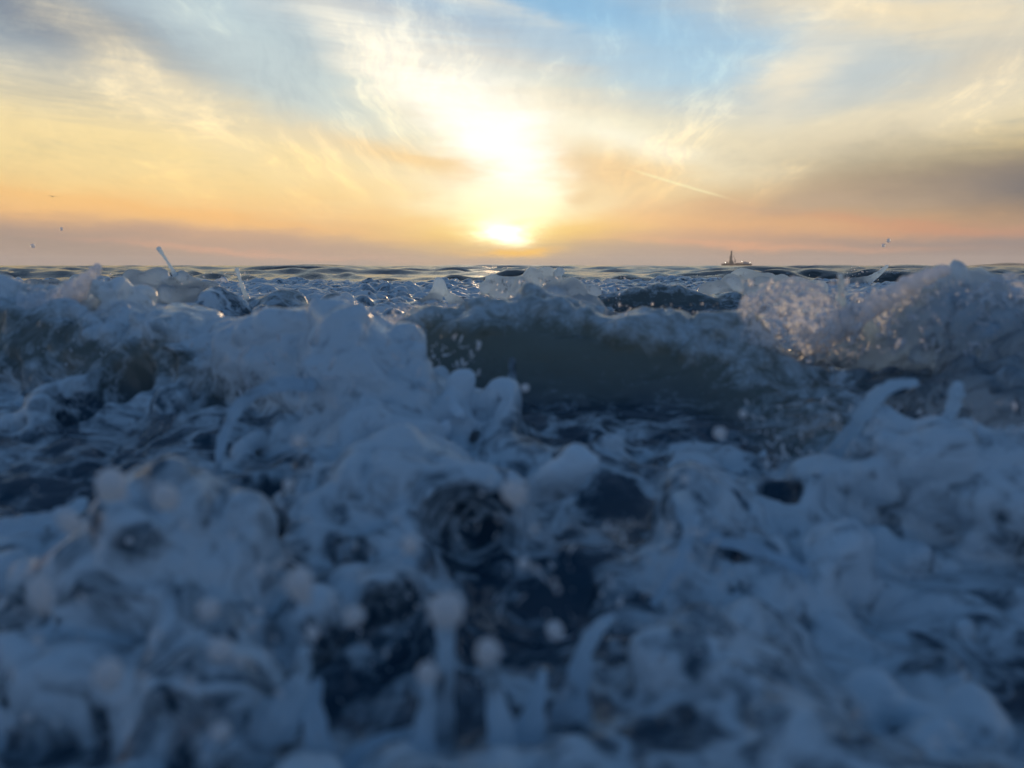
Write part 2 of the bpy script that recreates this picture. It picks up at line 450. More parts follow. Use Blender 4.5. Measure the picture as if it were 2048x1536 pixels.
wave('foam_mound', 'rounded foam mound at the lower left', 'foam',
     [(120, 1150, .80, .05), (260, 1110, .80, .06), (380, 1150, .78, .055), (430, 1210, .74, .04)], 0.62, .04, lump=1.5, lobes=6)
wave('foam_mound', 'pale foam mound in the bottom left corner', 'foam',
     [(20, 1290, .68, .035), (110, 1320, .66, .035), (200, 1330, .65, .03)], 0.6, .03, lump=0.9, lobes=4)
wave('foam_mound', 'smooth foam dome at the bottom left beside the foam column', 'foam',
     [(300, 1350, .63, .03), (400, 1300, .66, .04), (480, 1330, .64, .035)], 0.55, .03, lump=0.8, lobes=3)
wave('foam_mound', 'foam sheet with a pointed shoulder around the dark green hole', 'foam',
     [(860, 1010, 1.0, .03), (930, 960, 1.0, .03), (1010, 950, .99, .03), (1080, 970, .97, .02), (1130, 953, .95, .008), (1185, 916, .93, .005)], 0.75, .03, lump=0.5, lobes=0)
wave('foam_bank', 'lumpy foam bank filling the lower right', 'foam',
     [(1380, 1010, .98, .02), (1400, 1080, .92, .025), (1500, 1110, .88, .03), (1600, 1180, .82, .04), (1560, 1290, .73, .05), (1400, 1380, .67, .04)], 0.66, .05, lump=1.2, lobes=12)


# --- from 2.6 m on
wave('foam_pile', 'tall foam pile peaking above the horizon on the left', 'foam',
     [(160, 618, 3.1, .06), (240, 588, 3.1, .08), (290, 570, 3.1, .08), (345, 560, 3.1, .08), (390, 580, 3.1, .08), (440, 613, 3.0, .07), (500, 638, 2.95, .06)], 1.0, .05, lump=1.0, lobes=14)
wave('wave', 'dark ribbed wave between foam patches left of centre', 'wave',
     [(470, 620, 3.0, .10), (560, 600, 3.05, .12), (640, 612, 3.0, .13), (700, 650, 2.85, .12)], 0.12, .07, lump=1.0, tint=0.6, lip=.4)
wave('foam_pile', 'pointed foam heap in the middle behind the dark green wave', 'foam',
     [(1020, 628, 2.42, .04), (1080, 606, 2.42, .05), (1118, 574, 2.42, .05), (1150, 606, 2.42, .05), (1190, 633, 2.42, .04)], 1.0, .04, lump=0.8, lobes=12)
wave('foam_pile', 'low foam crest at centre with its tip touching the horizon', 'foam',
     [(985, 574, 4.6, .05), (1030, 560, 4.6, .06), (1062, 552, 4.6, .05), (1100, 560, 4.6, .06), (1170, 572, 4.6, .06)], 1.0, .05, lump=1.0, lobes=16)
wave('wave', 'dark brownish wave behind the splash right of centre', 'wave',
     [(1210, 592, 3.4, .08), (1270, 580, 3.4, .11), (1350, 580, 3.35, .13), (1440, 590, 3.3, .13), (1500, 610, 3.2, .12)], 0.08, .06, lump=1.0, tint=0.5, lip=.35)
wave('foam_pile', 'rounded foam heap below the distant ship', 'foam',
     [(1420, 582, 4.7, .05), (1462, 568, 4.7, .055), (1500, 558, 4.7, .055), (1560, 558, 4.7, .06), (1640, 566, 4.7, .06)], 1.0, .05, lump=1.0, lobes=16)
wave('splash', 'small fin of water thrown up on the right at the horizon', 'splash',
     [(1660, 578, 6.6, .06), (1710, 558, 6.6, .05), (1740, 550, 6.6, .035), (1762, 537, 6.6, .026), (1776, 525, 6.6, .020)], 0.9, .05, lump=0.4, lobes=4)
wave('splash', 'pair of upright foam peaks left of the sun glow', 'splash',
     [(850, 604, 3.9, .04), (874, 580, 3.9, .03), (884, 568, 3.9, .02), (900, 580, 3.9, .03), (930, 606, 3.9, .04)], 1.0, .04, lump=0.6, lobes=6)
wave('foam_pile', 'foam crest far left under the bird', 'foam',
     [(-100, 583, 4.2, .08), (20, 570, 4.2, .08), (90, 566, 4.2, .07), (150, 572, 4.2, .07)], 0.8, .06, lump=1.0, lobes=14)

# dark hollows bitten into the froth: px, py, half width in pixels, half height
HOLES = [(555, 985, 62, 60), (375, 1000, 45, 30), (60, 960, 130, 55), (160, 800, 40, 60), (250, 770, 50, 45), (790, 1275, 70, 62), (1250, 1005, 60, 40), (1975, 945, 26, 26),
         (940, 1060, 85, 60), (1060, 1170, 130, 90), (1000, 1260, 60, 60), (30, 1385, 30, 32), (140, 1270, 60, 60), (270, 1240, 30, 40), (500, 1090, 80, 45), (1560, 985, 40, 28),
         (1480, 1120, 24, 36), (1240, 1290, 26, 60), (1990, 1290, 80, 60), (1130, 860, 70, 45), (1300, 900, 40, 30), (560, 1450, 40, 20), (1470, 1020, 20, 40), (1180, 1000, 30, 50),
         (700, 1130, 30, 40), (630, 1060, 40, 30), (780, 1480, 40, 30), (1480, 1180, 30, 20), (2010, 1110, 40, 30), (420, 1140, 30, 40), (200, 1010, 60, 30)]
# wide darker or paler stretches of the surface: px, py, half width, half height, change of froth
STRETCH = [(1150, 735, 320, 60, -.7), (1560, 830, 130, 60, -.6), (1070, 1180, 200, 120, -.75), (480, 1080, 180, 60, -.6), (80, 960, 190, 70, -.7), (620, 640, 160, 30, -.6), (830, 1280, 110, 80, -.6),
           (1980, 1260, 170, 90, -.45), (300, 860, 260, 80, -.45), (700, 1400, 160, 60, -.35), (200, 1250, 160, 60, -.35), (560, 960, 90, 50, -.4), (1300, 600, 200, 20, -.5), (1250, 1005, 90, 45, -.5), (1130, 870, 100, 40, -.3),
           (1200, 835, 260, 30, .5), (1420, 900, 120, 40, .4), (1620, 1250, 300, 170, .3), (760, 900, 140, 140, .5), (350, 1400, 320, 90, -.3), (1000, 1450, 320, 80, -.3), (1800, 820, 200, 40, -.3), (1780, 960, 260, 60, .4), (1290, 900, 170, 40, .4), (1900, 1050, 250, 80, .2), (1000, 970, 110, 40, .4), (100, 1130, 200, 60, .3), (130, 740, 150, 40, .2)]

NAMES_ID = {}

def surf2d(xs, ys):
    """height of the churned surface and how frothy it is, before waves are heaped on it"""
    X2, Y2 = np.meshgrid(xs, ys, indexing='ij')
    H = base_height(X2, Y2)
    zero = np.array([0.0])
    H = H + grid_noise(xs, ys, zero, 0.9, 3)[:, :, 0] * 0.028 + grid_noise(xs, ys, zero, 0.38, 4)[:, :, 0] * 0.022
    far = np.clip((Y2 - 1.7) / 1.6, 0, 1)
    G2 = 0.44 + .22 * far + grid_noise(xs, ys, zero, 0.5, 5)[:, :, 0] * 0.18 + grid_noise(xs, ys, zero, 0.17, 6)[:, :, 0] * 0.24
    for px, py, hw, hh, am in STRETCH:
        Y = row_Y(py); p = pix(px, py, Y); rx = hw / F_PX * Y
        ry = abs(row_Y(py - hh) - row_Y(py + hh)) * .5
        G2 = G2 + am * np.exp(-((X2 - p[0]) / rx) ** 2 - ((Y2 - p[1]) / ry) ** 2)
    return H, G2, Y2
BALLS = []
_r = np.random.default_rng(77)
for _ in range(3600):
    Y = math.exp(_r.uniform(math.log(.42), math.log(9.4))); X = _r.uniform(-.8, .8) * Y
    h_, g_, _y = surf2d(np.array([X]), np.array([Y]))
    if g_[0, 0] < .42: continue
    r = (.010 + .032 * _r.random() ** 2.5) * (.6 + .25 * min(Y, 3.0))
    BALLS.append((np.array([X, Y, h_[0, 0] + _r.uniform(-.6, .15) * r]), r, min(1, g_[0, 0] + .1)))

LAMS = [(.42, .010, .022), (.21, .036, .026), (.10, .028, .022), (.05, .019, .015), (.026, .009, .007)]   # wavelength, height near, height far
def build_tile(x0, x1, y0, y1, z0, z1, vox, first, wedge):
    xs = np.arange(x0, x1, vox); ys = np.arange(y0, y1 + vox * 0.5, vox); zs = np.arange(z0, z1, vox)
    H, G2, Y2 = surf2d(xs, ys)
    Fv = (zs[None, None, :] - H[:, :, None]).astype(np.float32)
    Gv = np.repeat(np.clip(G2, 0, 1).astype(np.float32)[:, :, None], len(zs), 2)
    Lv = np.full(Fv.shape, 1.0, np.float32)            # lumpiness
    Tv = np.zeros(Fv.shape, np.float32)                # grey-green of sand and of backlight painted into the waves
    ID = np.zeros(Fv.shape, np.int8)
    def block(pmin, pmax):
        s = []
        for a, lo, hi in ((xs, pmin[0], pmax[0]), (ys, pmin[1], pmax[1]), (zs, pmin[2], pmax[2])):
            i0 = max(0, int(np.searchsorted(a, lo))); i1 = min(len(a), int(np.searchsorted(a, hi)))
            if i1 - i0 < 2: return None
            s.append(slice(i0, i1))
        return tuple(s)
    def coords(s):
        return xs[s[0]][:, None, None], ys[s[1]][None, :, None], zs[s[2]][None, None, :]
    for wi, w in enumerate(WAVES):
        k = w['k']
        P = w['P']
        lo = np.min([p - r for p, r in P], 0) - k * 1.5 - 0.12; hi = np.max([p + r for p, r in P], 0) + k * 1.5 + 0.12
        s = block(lo, hi)
        if s is None: continue
        x, y, z = coords(s)
        D = None; TOP = None
        for (pa, ra), (pb, rb) in zip(P[:-1], P[1:]):
            ab = pb - pa; den = float(ab @ ab)
            t = np.clip(((x - pa[0]) * ab[0] + (y - pa[1]) * ab[1] + (z - pa[2]) * ab[2]) / den, 0, 1)
            d = np.sqrt((x - pa[0] - t * ab[0]) ** 2 + (y - pa[1] - t * ab[1]) ** 2 + (z - pa[2] - t * ab[2]) ** 2) - (ra + (rb - ra) * t)
            hz = (z - pa[2] - t * ab[2]) / (ra + (rb - ra) * t)
            TOP = hz if D is None else np.where(d < D, hz, TOP)
            if D is None: D = d
            else:
                kk = 0.3 * min(ra, rb); h = np.clip(.5 + .5 * (d - D) / kk, 0, 1); D = d * (1 - h) + D * h - kk * h * (1 - h)
        a = Fv[s]
        h = np.clip(.5 + .5 * (D - a) / k, 0, 1)        # 1: old surface, 0: this wave
        Fv[s] = D * (1 - h) + a * h - k * h * (1 - h)
        gw = w['foam'] + w['lip'] * np.clip((TOP - .74) / .26, 0, 1)
        Gv[s] = Gv[s] * h + gw * (1 - h)
        Lv[s] = Lv[s] * h + w['lump'] * (1 - h)
        Tv[s] = Tv[s] * h + w['tint'] * (1 - h)
        ID[s][h < 0.5] = w['id'] + 1
    mar = .08
    def ball(p, r, k, foam, wi):
        s = block(p - r - k * 1.2 - mar, p + r + k * 1.2 + mar)
        if s is None: return
        x, y, z = coords(s)
        D = np.sqrt((x - p[0]) ** 2 + (y - p[1]) ** 2 + ((z - p[2]) * 1.15) ** 2) - r
        a = Fv[s]; h = np.clip(.5 + .5 * (D - a) / k, 0, 1)
        Fv[s] = D * (1 - h) + a * h - k * h * (1 - h)
        Gv[s] = Gv[s] * h + foam * (1 - h)
        if wi: ID[s][h < 0.5] = wi
    # lobes of froth heaped on the crests
    for wi, w in enumerate(WAVES):
        rl = np.random.default_rng(100 + wi)
        P = w['P']
        for (pa, ra), (pb, rb) in zip(P[:-1], P[1:]):
            for _ in range(w['lobes']):
                t = rl.random(); r = ra + (rb - ra) * t
                d = rl.normal(size=3); d[2] = abs(d[2]) * .8 - .25; d[1] -= .3; d /= np.linalg.norm(d)
                q = r * rl.uniform(.18, .5)
                ball(pa + (pb - pa) * t + d * r * rl.uniform(.75, 1.0), q, q * .35, min(1, w['foam'] * rl.uniform(.8, 1.15)), wi + 1)
    # and all over the churned surface
    for p, r, g in BALLS: ball(p, r, r * .4, g, 0)
    if first:
        for px, py, hw, hh in HOLES:
            Y = row_Y(py); p = pix(px, py, Y); rx = hw / F_PX * Y; rz = hh / F_PX * Y * 1.3
            s = block(p - 2.2 * max(rx, rz) - .02, p + 2.2 * max(rx, rz) + .02)
            if s is None: continue
            x, y, z = coords(s)
            q = np.sqrt(((x - p[0]) / rx) ** 2 + ((y - p[1]) / (rx * 1.3)) ** 2 + ((z - p[2]) / rz) ** 2)
            d = (q - 1) * min(rx, rz)
            k = min(rx, rz) * 0.8
            a = Fv[s]; b = -d * 0.8
            h = np.clip(.5 + .5 * (a - b) / k, 0, 1)     # 1: keep
            Fv[s] = np.maximum(b * (1 - h) + a * h + k * h * (1 - h), a)
            e = np.clip(1.35 - q, 0, 1) / 0.6
            e = np.clip(e, 0, 1)
            Gv[s] = Gv[s] * (1 - .85 * e); Lv[s] = Lv[s] * (1 - 0.6 * e)
    # billowing froth: domes with creases between them, small where the water is glassy
    froth = np.clip(Gv * 1.4, 0.30, 1) * Lv
    wy = np.clip((ys - 1.6) / 1.8, 0, 1); wy = (wy * wy * (3 - 2 * wy)).astype(np.float32)
    for q, (lam, a0, a1) in enumerate(LAMS):
        if lam < vox * 2.4: continue
        n = grid_noise(xs, ys, zs, lam, seed_base + q)
        Fv -= froth * (a0 + (a1 - a0) * wy)[None, :, None] * (np.abs(n) * 1.7 - 0.45)
    # ---- naive surface nets
    act = np.abs(Fv) < vox * 4
    sgn = Fv < 0
    nx, ny, nz = Fv.shape
    cnt = np.zeros((nx - 1, ny - 1, nz - 1), np.int8)
    for a in (0, 1):
        for b in (0, 1):
            for c_ in (0, 1):
                cnt += sgn[a:nx - 1 + a, b:ny - 1 + b, c_:nz - 1 + c_]
    cell = (cnt > 0) & (cnt < 8)
    # leave out what lies outside the wedge the camera could see
    cx = np.abs(xs[:-1])[:, None]; cy = ys[:-1][None, :]
    cell &= (cx < cy * wedge + 0.12)[:, :, None]
    ci = np.argwhere(cell)
    idx = np.full(cell.shape, -1, np.int32); idx[cell] = np.arange(len(ci))
    acc = np.zeros((len(ci), 3)); w_ = np.zeros(len(ci))
    corners = [(a, b, c_) for a in (0, 1) for b in (0, 1) for c_ in (0, 1)]
    val = {c_: Fv[ci[:, 0] + c_[0], ci[:, 1] + c_[1], ci[:, 2] + c_[2]] for c_ in corners}
    for A_ in corners:
        for ax in range(3):
            if A_[ax]: continue
            B_ = list(A_); B_[ax] = 1; B_ = tuple(B_)
            va, vb = val[A_], val[B_]
            cr_ = (va < 0) != (vb < 0)
            t = np.where(cr_, va / np.where(cr_, va - vb, 1), 0)
            for q in range(3):
                acc[:, q] += np.where(cr_, A_[q] + (t if q == ax else 0), 0)
            w_ += cr_
    V = ci + acc / w_[:, None]
    # normals from the field
    gi = np.stack([sum(val[c_] * (1 if c_[q] else -1) for c_ in corners) for q in range(3)], 1)
    gi /= np.linalg.norm(gi, axis=1, keepdims=True) + 1e-9
    P = np.stack([xs[0] + V[:, 0] * vox, ys[0] + V[:, 1] * vox, zs[0] + V[:, 2] * vox], 1)
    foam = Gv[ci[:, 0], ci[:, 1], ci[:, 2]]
    ids = ID[ci[:, 0], ci[:, 1], ci[:, 2]]
    quads = []
    for ax in range(3):
        b, c_ = [(1, 2), (2, 0), (0, 1)][ax]
        sl0 = [slice(1, n - 1) for n in (nx, ny, nz)]; sl0[ax] = slice(0, (nx, ny, nz)[ax] - 1)
        sl1 = list(sl0); sl1[ax] = slice(1, (nx, ny, nz)[ax])
        s0 = sgn[tuple(sl0)]; s1 = sgn[tuple(sl1)]
        for flip in (False, True):
            e = np.argwhere((s0 & ~s1) if not flip else (~s0 & s1))
            if not len(e): continue
            off = np.array([1, 1, 1]); off[ax] = 0
            e = e + off
            def cellat(db, dc):
                q = e.copy(); q[:, b] -= db; q[:, c_] -= dc
                ok = (q < np.array(cell.shape)).all(1) & (q >= 0).all(1)
                q = np.minimum(q, np.array(cell.shape) - 1)
                r = idx[q[:, 0], q[:, 1], q[:, 2]]; r[~ok] = -1
                return r
            Q = np.stack([cellat(1, 1), cellat(0, 1), cellat(0, 0), cellat(1, 0)], 1)
            if flip: Q = Q[:, ::-1]
            quads.append(Q[(Q >= 0).all(1)])
    Q = np.concatenate(quads)
    tint = Tv[ci[:, 0], ci[:, 1], ci[:, 2]]
    return P, gi, Q, np.stack([foam, tint], 1), ids

PARTS = {}          # id -> list of (P, N, Q, foam)
def split_tile(P, N, Q, foam, ids):
    # drop crumbs the noise has cut loose in the air
    lab = np.arange(len(P))
    E = np.concatenate([Q[:, [0, 1]], Q[:, [1, 2]], Q[:, [2, 3]], Q[:, [3, 0]]])
    for _ in range(400):
        old = lab.copy()
        m_ = np.minimum(lab[E[:, 0]], lab[E[:, 1]])
        np.minimum.at(lab, E[:, 0], m_); np.minimum.at(lab, E[:, 1], m_)
        lab = lab[lab]; lab = lab[lab]
        if (lab == old).all(): break
    cnt = np.bincount(lab, minlength=len(P))
    Q = Q[cnt[lab[Q[:, 0]]] > 700]
    fid = ids[Q[:, 0]]
    for i in np.unique(fid):
        q = Q[fid == i]
        u, inv = np.unique(q, return_inverse=True)
        PARTS.setdefault(int(i), []).append((P[u], N[u], inv.reshape(-1, 4), foam[u]))

def make_mesh(name, P, Q, N=None, foam=None):
    me = bpy.data.meshes.new(name)
    me.vertices.add(len(P)); me.vertices.foreach_set('co', np.ascontiguousarray(P, np.float32).ravel())
    k = Q.shape[1]
    me.loops.add(Q.size); me.loops.foreach_set('vertex_index', np.ascontiguousarray(Q, np.int32).ravel())
    me.polygons.add(len(Q)); me.polygons.foreach_set('loop_start', np.arange(0, Q.size, k, dtype=np.int32))
    me.polygons.foreach_set('loop_total', np.full(len(Q), k, np.int32))
    me.update(calc_edges=True)
    me.polygons.foreach_set('use_smooth', np.ones(len(Q), bool))
    if foam is not None:
        foam = foam.reshape(len(P), -1)
        for q, nm in enumerate(('foam', 'tint')[:foam.shape[1]]):
            a = me.attributes.new(nm, 'FLOAT', 'POINT'); a.data.foreach_set('value', np.ascontiguousarray(foam[:, q], np.float32))
    if N is not None:
        me.normals_split_custom_set_from_vertices(N.astype(np.float32))
    me.validate()
    return me

seed_base = 20
NEAR_END = 2.6
split_tile(*build_tile(-2.15, 2.15, .40, NEAR_END, -.08, .50, .0072, True, .80))
MID_JOIN = 5.3
split_tile(*build_tile(-4.3, 4.3, NEAR_END - .011, MID_JOIN, .06, .52, .0115, True, .80))
MID_END = 9.6
split_tile(*build_tile(-7.8, 7.8, MID_JOIN - .02, MID_END, .06, .52, .02, False, .80))

# ----------------------------------------------------------------------------- open sea to the horizon
def open_sea():
    nr, nc = 760, 860
    Yr = np.exp(np.linspace(math.log(MID_END - .05), math.log(16000.0), nr))
    u = np.linspace(-1.1, 1.1, nc)
    Y, U = np.meshgrid(Yr, u, indexing='ij'); X = U * Y
    dr = Y * (math.log(16000 / MID_END) / nr)
    Z = np.zeros_like(X)
    r = np.random.default_rng(15)
    for i in range(160):
        lam = math.exp(r.uniform(math.log(.45), math.log(24))); th = r.normal(0, .55) + math.pi / 2
        amp = 0.0150 * lam ** 0.42 * r.uniform(.5, 1.3)
        kx, ky = math.cos(th) * 2 * math.pi / lam, math.sin(th) * 2 * math.pi / lam
        ph = kx * X + ky * Y + r.uniform(0, 6.28)
        att = np.clip((lam / dr - 2.2) / 3, 0, 1)
        Z += att * amp * (1.6 * ((np.sin(ph) * .5 + .5) ** 1.6) - .75)
    top = .20 + .22 * np.clip((Y - 25) / 60, 0, 1)
    Z = top * np.tanh(Z / top)
    fade = np.clip((900 - Y) / 700, 0, 1)
    mean = .20 + .04 * np.clip((16 - Y) / 6, 0, 1)
    Zt = mean + Z * (0.25 + .75 * fade)
    foam = np.clip((13 - Y) / 4, 0, 1) * .45 + np.clip((40 - Y) / 30, 0, 1) * .12 + np.clip(Z / .16, -1, 1) * .12 * np.clip((120 - Y) / 90, 0, 1)
    P = np.stack([X.ravel(), Y.ravel(), Zt.ravel()], 1)
    i = np.arange(nr * nc).reshape(nr, nc)
    Q = np.stack([i[:-1, :-1].ravel(), i[:-1, 1:].ravel(), i[1:, 1:].ravel(), i[1:, :-1].ravel()], 1)
    return P, Q, foam.ravel()
P, Q, fo = open_sea()
sea = link_mesh('sea', make_mesh('sea', P, Q, None, fo), MAT_SEA)
tag(sea, 'grey rippled open sea running out to the horizon', 'sea', kind='structure')
# deep water under and behind the surf, so that nothing is open below
me = bpy.data.meshes.new('water')
rr = 16000.0
me.from_pydata([(-rr, -rr, -.5), (rr, -rr, -.5), (rr, rr, -.5), (-rr, rr, -.5)], [], [(0, 1, 2, 3)])
o = link_mesh('water', me, MAT_SEA); tag(o, 'dark deep water beneath the surf', 'water', kind='structure')

# ----------------------------------------------------------------------------- surf objects
for i, lst in PARTS.items():
    n = 0; Ps, Ns, Qs, Fs = [], [], [], []
    for P, N, Q, f in lst:
        Ps.append(P); Ns.append(N); Qs.append(Q + n); Fs.append(f); n += len(P)
    P, N, Q, f = np.concatenate(Ps), np.concatenate(Ns), np.concatenate(Qs), np.concatenate(Fs)
    if i == 0:
        o = link_mesh('surf', make_mesh('surf', P, Q, N, f), MAT_SURF)
        tag(o, 'churning blue-grey surf filling the foreground', 'surf', kind='structure')
    else:
        w = WAVES[i - 1]
        o = link_mesh(w['name'], make_mesh(w['name'], P, Q, N, f), MAT_THIN if w['name'] in ('splash', 'foam_pile', 'foam_slope') else MAT_SURF)
        tag(o, w['label'], w['cat'], w['group'])

# ----------------------------------------------------------------------------- jets thrown up by the surf
def tube(points, radii, sides=14, per=7, seed=0, wob=0.10):
    """a smooth tapering tube through the points, rounded at its tip"""
    r_ = np.random.default_rng(seed)
    P = np.array(points, float); Rr = np.array(radii, float)
    t = np.linspace(0, len(P) - 1, (len(P) - 1) * per + 1)
    def cat(A_):
        A_ = np.vstack([2 * A_[0] - A_[1], A_, 2 * A_[-1] - A_[-2]]); res = []
        for q in t:
            i = min(int(q), len(A_) - 4); f = q - i
            p0, p1, p2, p3 = A_[i:i + 4]
            res.append(.5 * (2 * p1 + (p2 - p0) * f + (2 * p0 - 5 * p1 + 4 * p2 - p3) * f * f + (3 * p1 - p0 - 3 * p2 + p3) * f ** 3))
        return np.array(res)
    C = cat(P); rad = cat(Rr[:, None])[:, 0]
    T = np.gradient(C, axis=0); T /= np.linalg.norm(T, axis=1, keepdims=True)
    end = []
    for a in (.45, .8, .97):                      # rounded tip
        end.append((C[-1] + T[-1] * rad[-1] * a, rad[-1] * math.sqrt(1 - a * a)))
    C = np.vstack([C, [e[0] for e in end]]); rad = np.concatenate([rad, [e[1] for e in end]]); T = np.vstack([T, np.repeat(T[-1:], 3, 0)])
    V = []
    ph = r_.uniform(0, 6.28, 6)
    for i in range(len(C)):
        u = np.cross(T[i], (0, 1, 0.15)); u /= np.linalg.norm(u); v = np.cross(T[i], u)
        for k in range(sides):
            th = 2 * math.pi * k / sides
            rr_ = rad[i] * (1 + wob * (math.sin(i * .9 + ph[0] + 2 * th) + .7 * math.sin(i * 1.7 + ph[1] - th) + .5 * math.sin(i * .37 + ph[2])))
            V.append(C[i] + (u * math.cos(th) + v * math.sin(th)) * rr_)
    n = len(C); Qs = []
    for i in range(n - 1):
        for k in range(sides):
            a, b = i * sides + k, i * sides + (k + 1) % sides
            Qs.append((a, b, b + sides, a + sides))
    return V, Qs, C, rad
def jet(label, pts, foam=1.1, seed=0, wob=.10, group='jets of water above the surf', mat=None):
    P = [pix(a, b, Y) for a, b, Y, r in pts]
    V, Qs, C, rad = tube(P, [p[3] for p in pts], seed=seed, wob=wob)
    me = make_mesh('water_jet', np.array(V), np.array(Qs), None, np.stack([np.full(len(V), foam), np.zeros(len(V))], 1))
    o = link_mesh('water_jet', me, mat or MAT_THIN)
    return tag(o, label, 'splash', group)
jet('curved thin water jet arching right above the foam apron', [(1660, 920, 1.13, .016), (1700, 870, 1.12, .012), (1728, 825, 1.09, .010), (1755, 790, 1.07, .010), (1790, 770, 1.05, .008), (1830, 766, 1.04, .005)], seed=1)
jet('short thick water jet standing nearest the right edge', [(1862, 900, 1.08, .011), (1886, 855, 1.07, .008), (1905, 815, 1.06, .009), (1912, 790, 1.06, .009), (1916, 770, 1.05, .006)], seed=2, wob=.16)
jet('slim upright spout in front of the dark green wave', [(950, 870, 1.40, .026), (990, 835, 1.40, .018), (1016, 800, 1.40, .010), (1024, 760, 1.40, .007), (1024, 722, 1.40, .006)], foam=.6, seed=3)
jet('white finger of foam rising at lower right of centre', [(1130, 1470, .60, .016), (1155, 1370, .63, .011), (1170, 1300, .65, .008), (1195, 1258, .655, .006), (1222, 1234, .66, .004)], foam=.72, seed=4, wob=.12)
jet('broad foam column leaning up at the bottom left of centre', [(430, 1500, .58, .02), (520, 1470, .58, .018), (580, 1410, .58, .014), (602, 1350, .58, .008), (606, 1305, .58, .005)], foam=.7, seed=5, wob=.12)
jet('stubby foam stalk under the largest round drop', [(870, 1520, .58, .016), (885, 1400, .60, .010), (892, 1310, .61, .007), (890, 1245, .62, .009)], foam=.6, seed=6, wob=.06)
jet('small stalk with a round head right of the stubby foam stalk', [(1010, 1500, .57, .014), (990, 1390, .58, .007), (976, 1305, .58, .008)], foam=.65, seed=7, wob=.06)
jet('short foam knob left of the stubby foam stalk', [(840, 1500, .56, .013), (854, 1410, .57, .006), (855, 1345, .57, .007)], foam=.65, seed=8, wob=.06)
jet('tiny arching spout rising above the foam pile on the left horizon', [(352, 552, 3.05, .012), (342, 535, 3.05, .006), (332, 519, 3.05, .005), (324, 507, 3.05, .007), (318, 498, 3.05, .009)], seed=9, wob=.12)
jet('small pale spike of water left of the centre foam', [(496, 600, 3.0, .010), (484, 572, 3.0, .007), (478, 552, 3.0, .006), (474, 540, 3.0, .008)], seed=10)
jet('blurred upright spout between the bubble dome and the far fin', [(1690, 660, 1.6, .012), (1683, 610, 1.6, .009), (1682, 570, 1.6, .007), (1681, 553, 1.6, .006)], foam=.8, seed=11)

jet('thin upright strand at the bottom edge right of the foam column', [(650, 1560, .55, .014), (630, 1450, .57, .009), (628, 1400, .58, .006), (634, 1370, .59, .005)], seed=13)
jet('small spike of foam left of the white foam finger', [(1050, 1500, .58, .016), (1072, 1410, .60, .008), (1082, 1370, .61, .005), (1086, 1345, .61, .003)], seed=14)
jet('low strand of foam sweeping right along the bottom edge', [(690, 1545, .55, .013), (740, 1500, .56, .009), (790, 1478, .57, .006), (830, 1462, .58, .004)], seed=15)
jet('long strand of foam crossing the top of the lower right bank', [(1362, 985, .90, .011), (1382, 1045, .88, .009), (1430, 1078, .87, .007), (1520, 1100, .86, .006), (1610, 1142, .84, .006)], seed=16, wob=.18)
jet('strand of foam dropping to dark water beside the lower right bank', [(1384, 1030, .87, .010), (1372, 1090, .85, .007), (1345, 1150, .82, .006), (1310, 1205, .79, .005)], seed=17, wob=.18)
jet('ragged strand at the left edge leaning over the dark hollow', [(0, 1060, .90, .012), (70, 1045, .88, .010), (130, 1030, .87, .009), (165, 1005, .86, .006)], seed=18, wob=.16)

jet('thin foam arch curling over a dark hollow on the left', [(432, 1000, 1.00, .006), (436, 930, 1.06, .006), (452, 860, 1.12, .007), (490, 800, 1.18, .009), (560, 768, 1.24, .011), (620, 770, 1.28, .010)], foam=.7, seed=19, wob=.15)

# ----------------------------------------------------------------------------- films: bubble dome and water sheet
def film_material(name, scale, lo, hi, base):
    m, t, o = new_mat(name)
    L = t.links.new
    geo = mnode(t, 'ShaderNodeNewGeometry')
    nz = mnode(t, 'ShaderNodeTexNoise', Scale=scale, Detail=3.0, Roughness=0.55); L(geo.outputs['Position'], nz.inputs['Vector'])
    n = S(t, nz.outputs[0]) - 0.5
    fac = n.m('ABSOLUTE').smooth(hi, lo) * (1 - base) + base
    p = mnode(t, 'ShaderNodeBsdfPrincipled'); p.inputs['Base Color'].default_value = (0.80, 0.83, 0.86, 1); p.inputs['Roughness'].default_value = 0.10; p.inputs['IOR'].default_value = 1.33
    tr = mnode(t, 'ShaderNodeBsdfTranslucent'); tr.inputs[0].default_value = (0.78, 0.80, 0.82, 1)
    fm = mnode(t, 'ShaderNodeMixShader'); fm.inputs[0].default_value = 0.45
    L(p.outputs[0], fm.inputs[1]); L(tr.outputs[0], fm.inputs[2])
    b = mnode(t, 'ShaderNodeBump', Strength=0.9, Distance=1.0); L((n * 0.02).s, b.inputs['Height']); L(b.outputs[0], p.inputs['Normal'])
    tp = mnode(t, 'ShaderNodeBsdfTransparent')
    mx = mnode(t, 'ShaderNodeMixShader'); L(fac.s, mx.inputs[0]); L(tp.outputs[0], mx.inputs[1]); L(fm.outputs[0], mx.inputs[2])
    L(mx.outputs[0], o.inputs[0])
    return m
MAT_FILM = film_material('bubble_film', 36.0, 0.01, 0.085, 0.10)
MAT_SHEET = film_material('water_sheet', 26.0, 0.02, 0.30, 0.45)
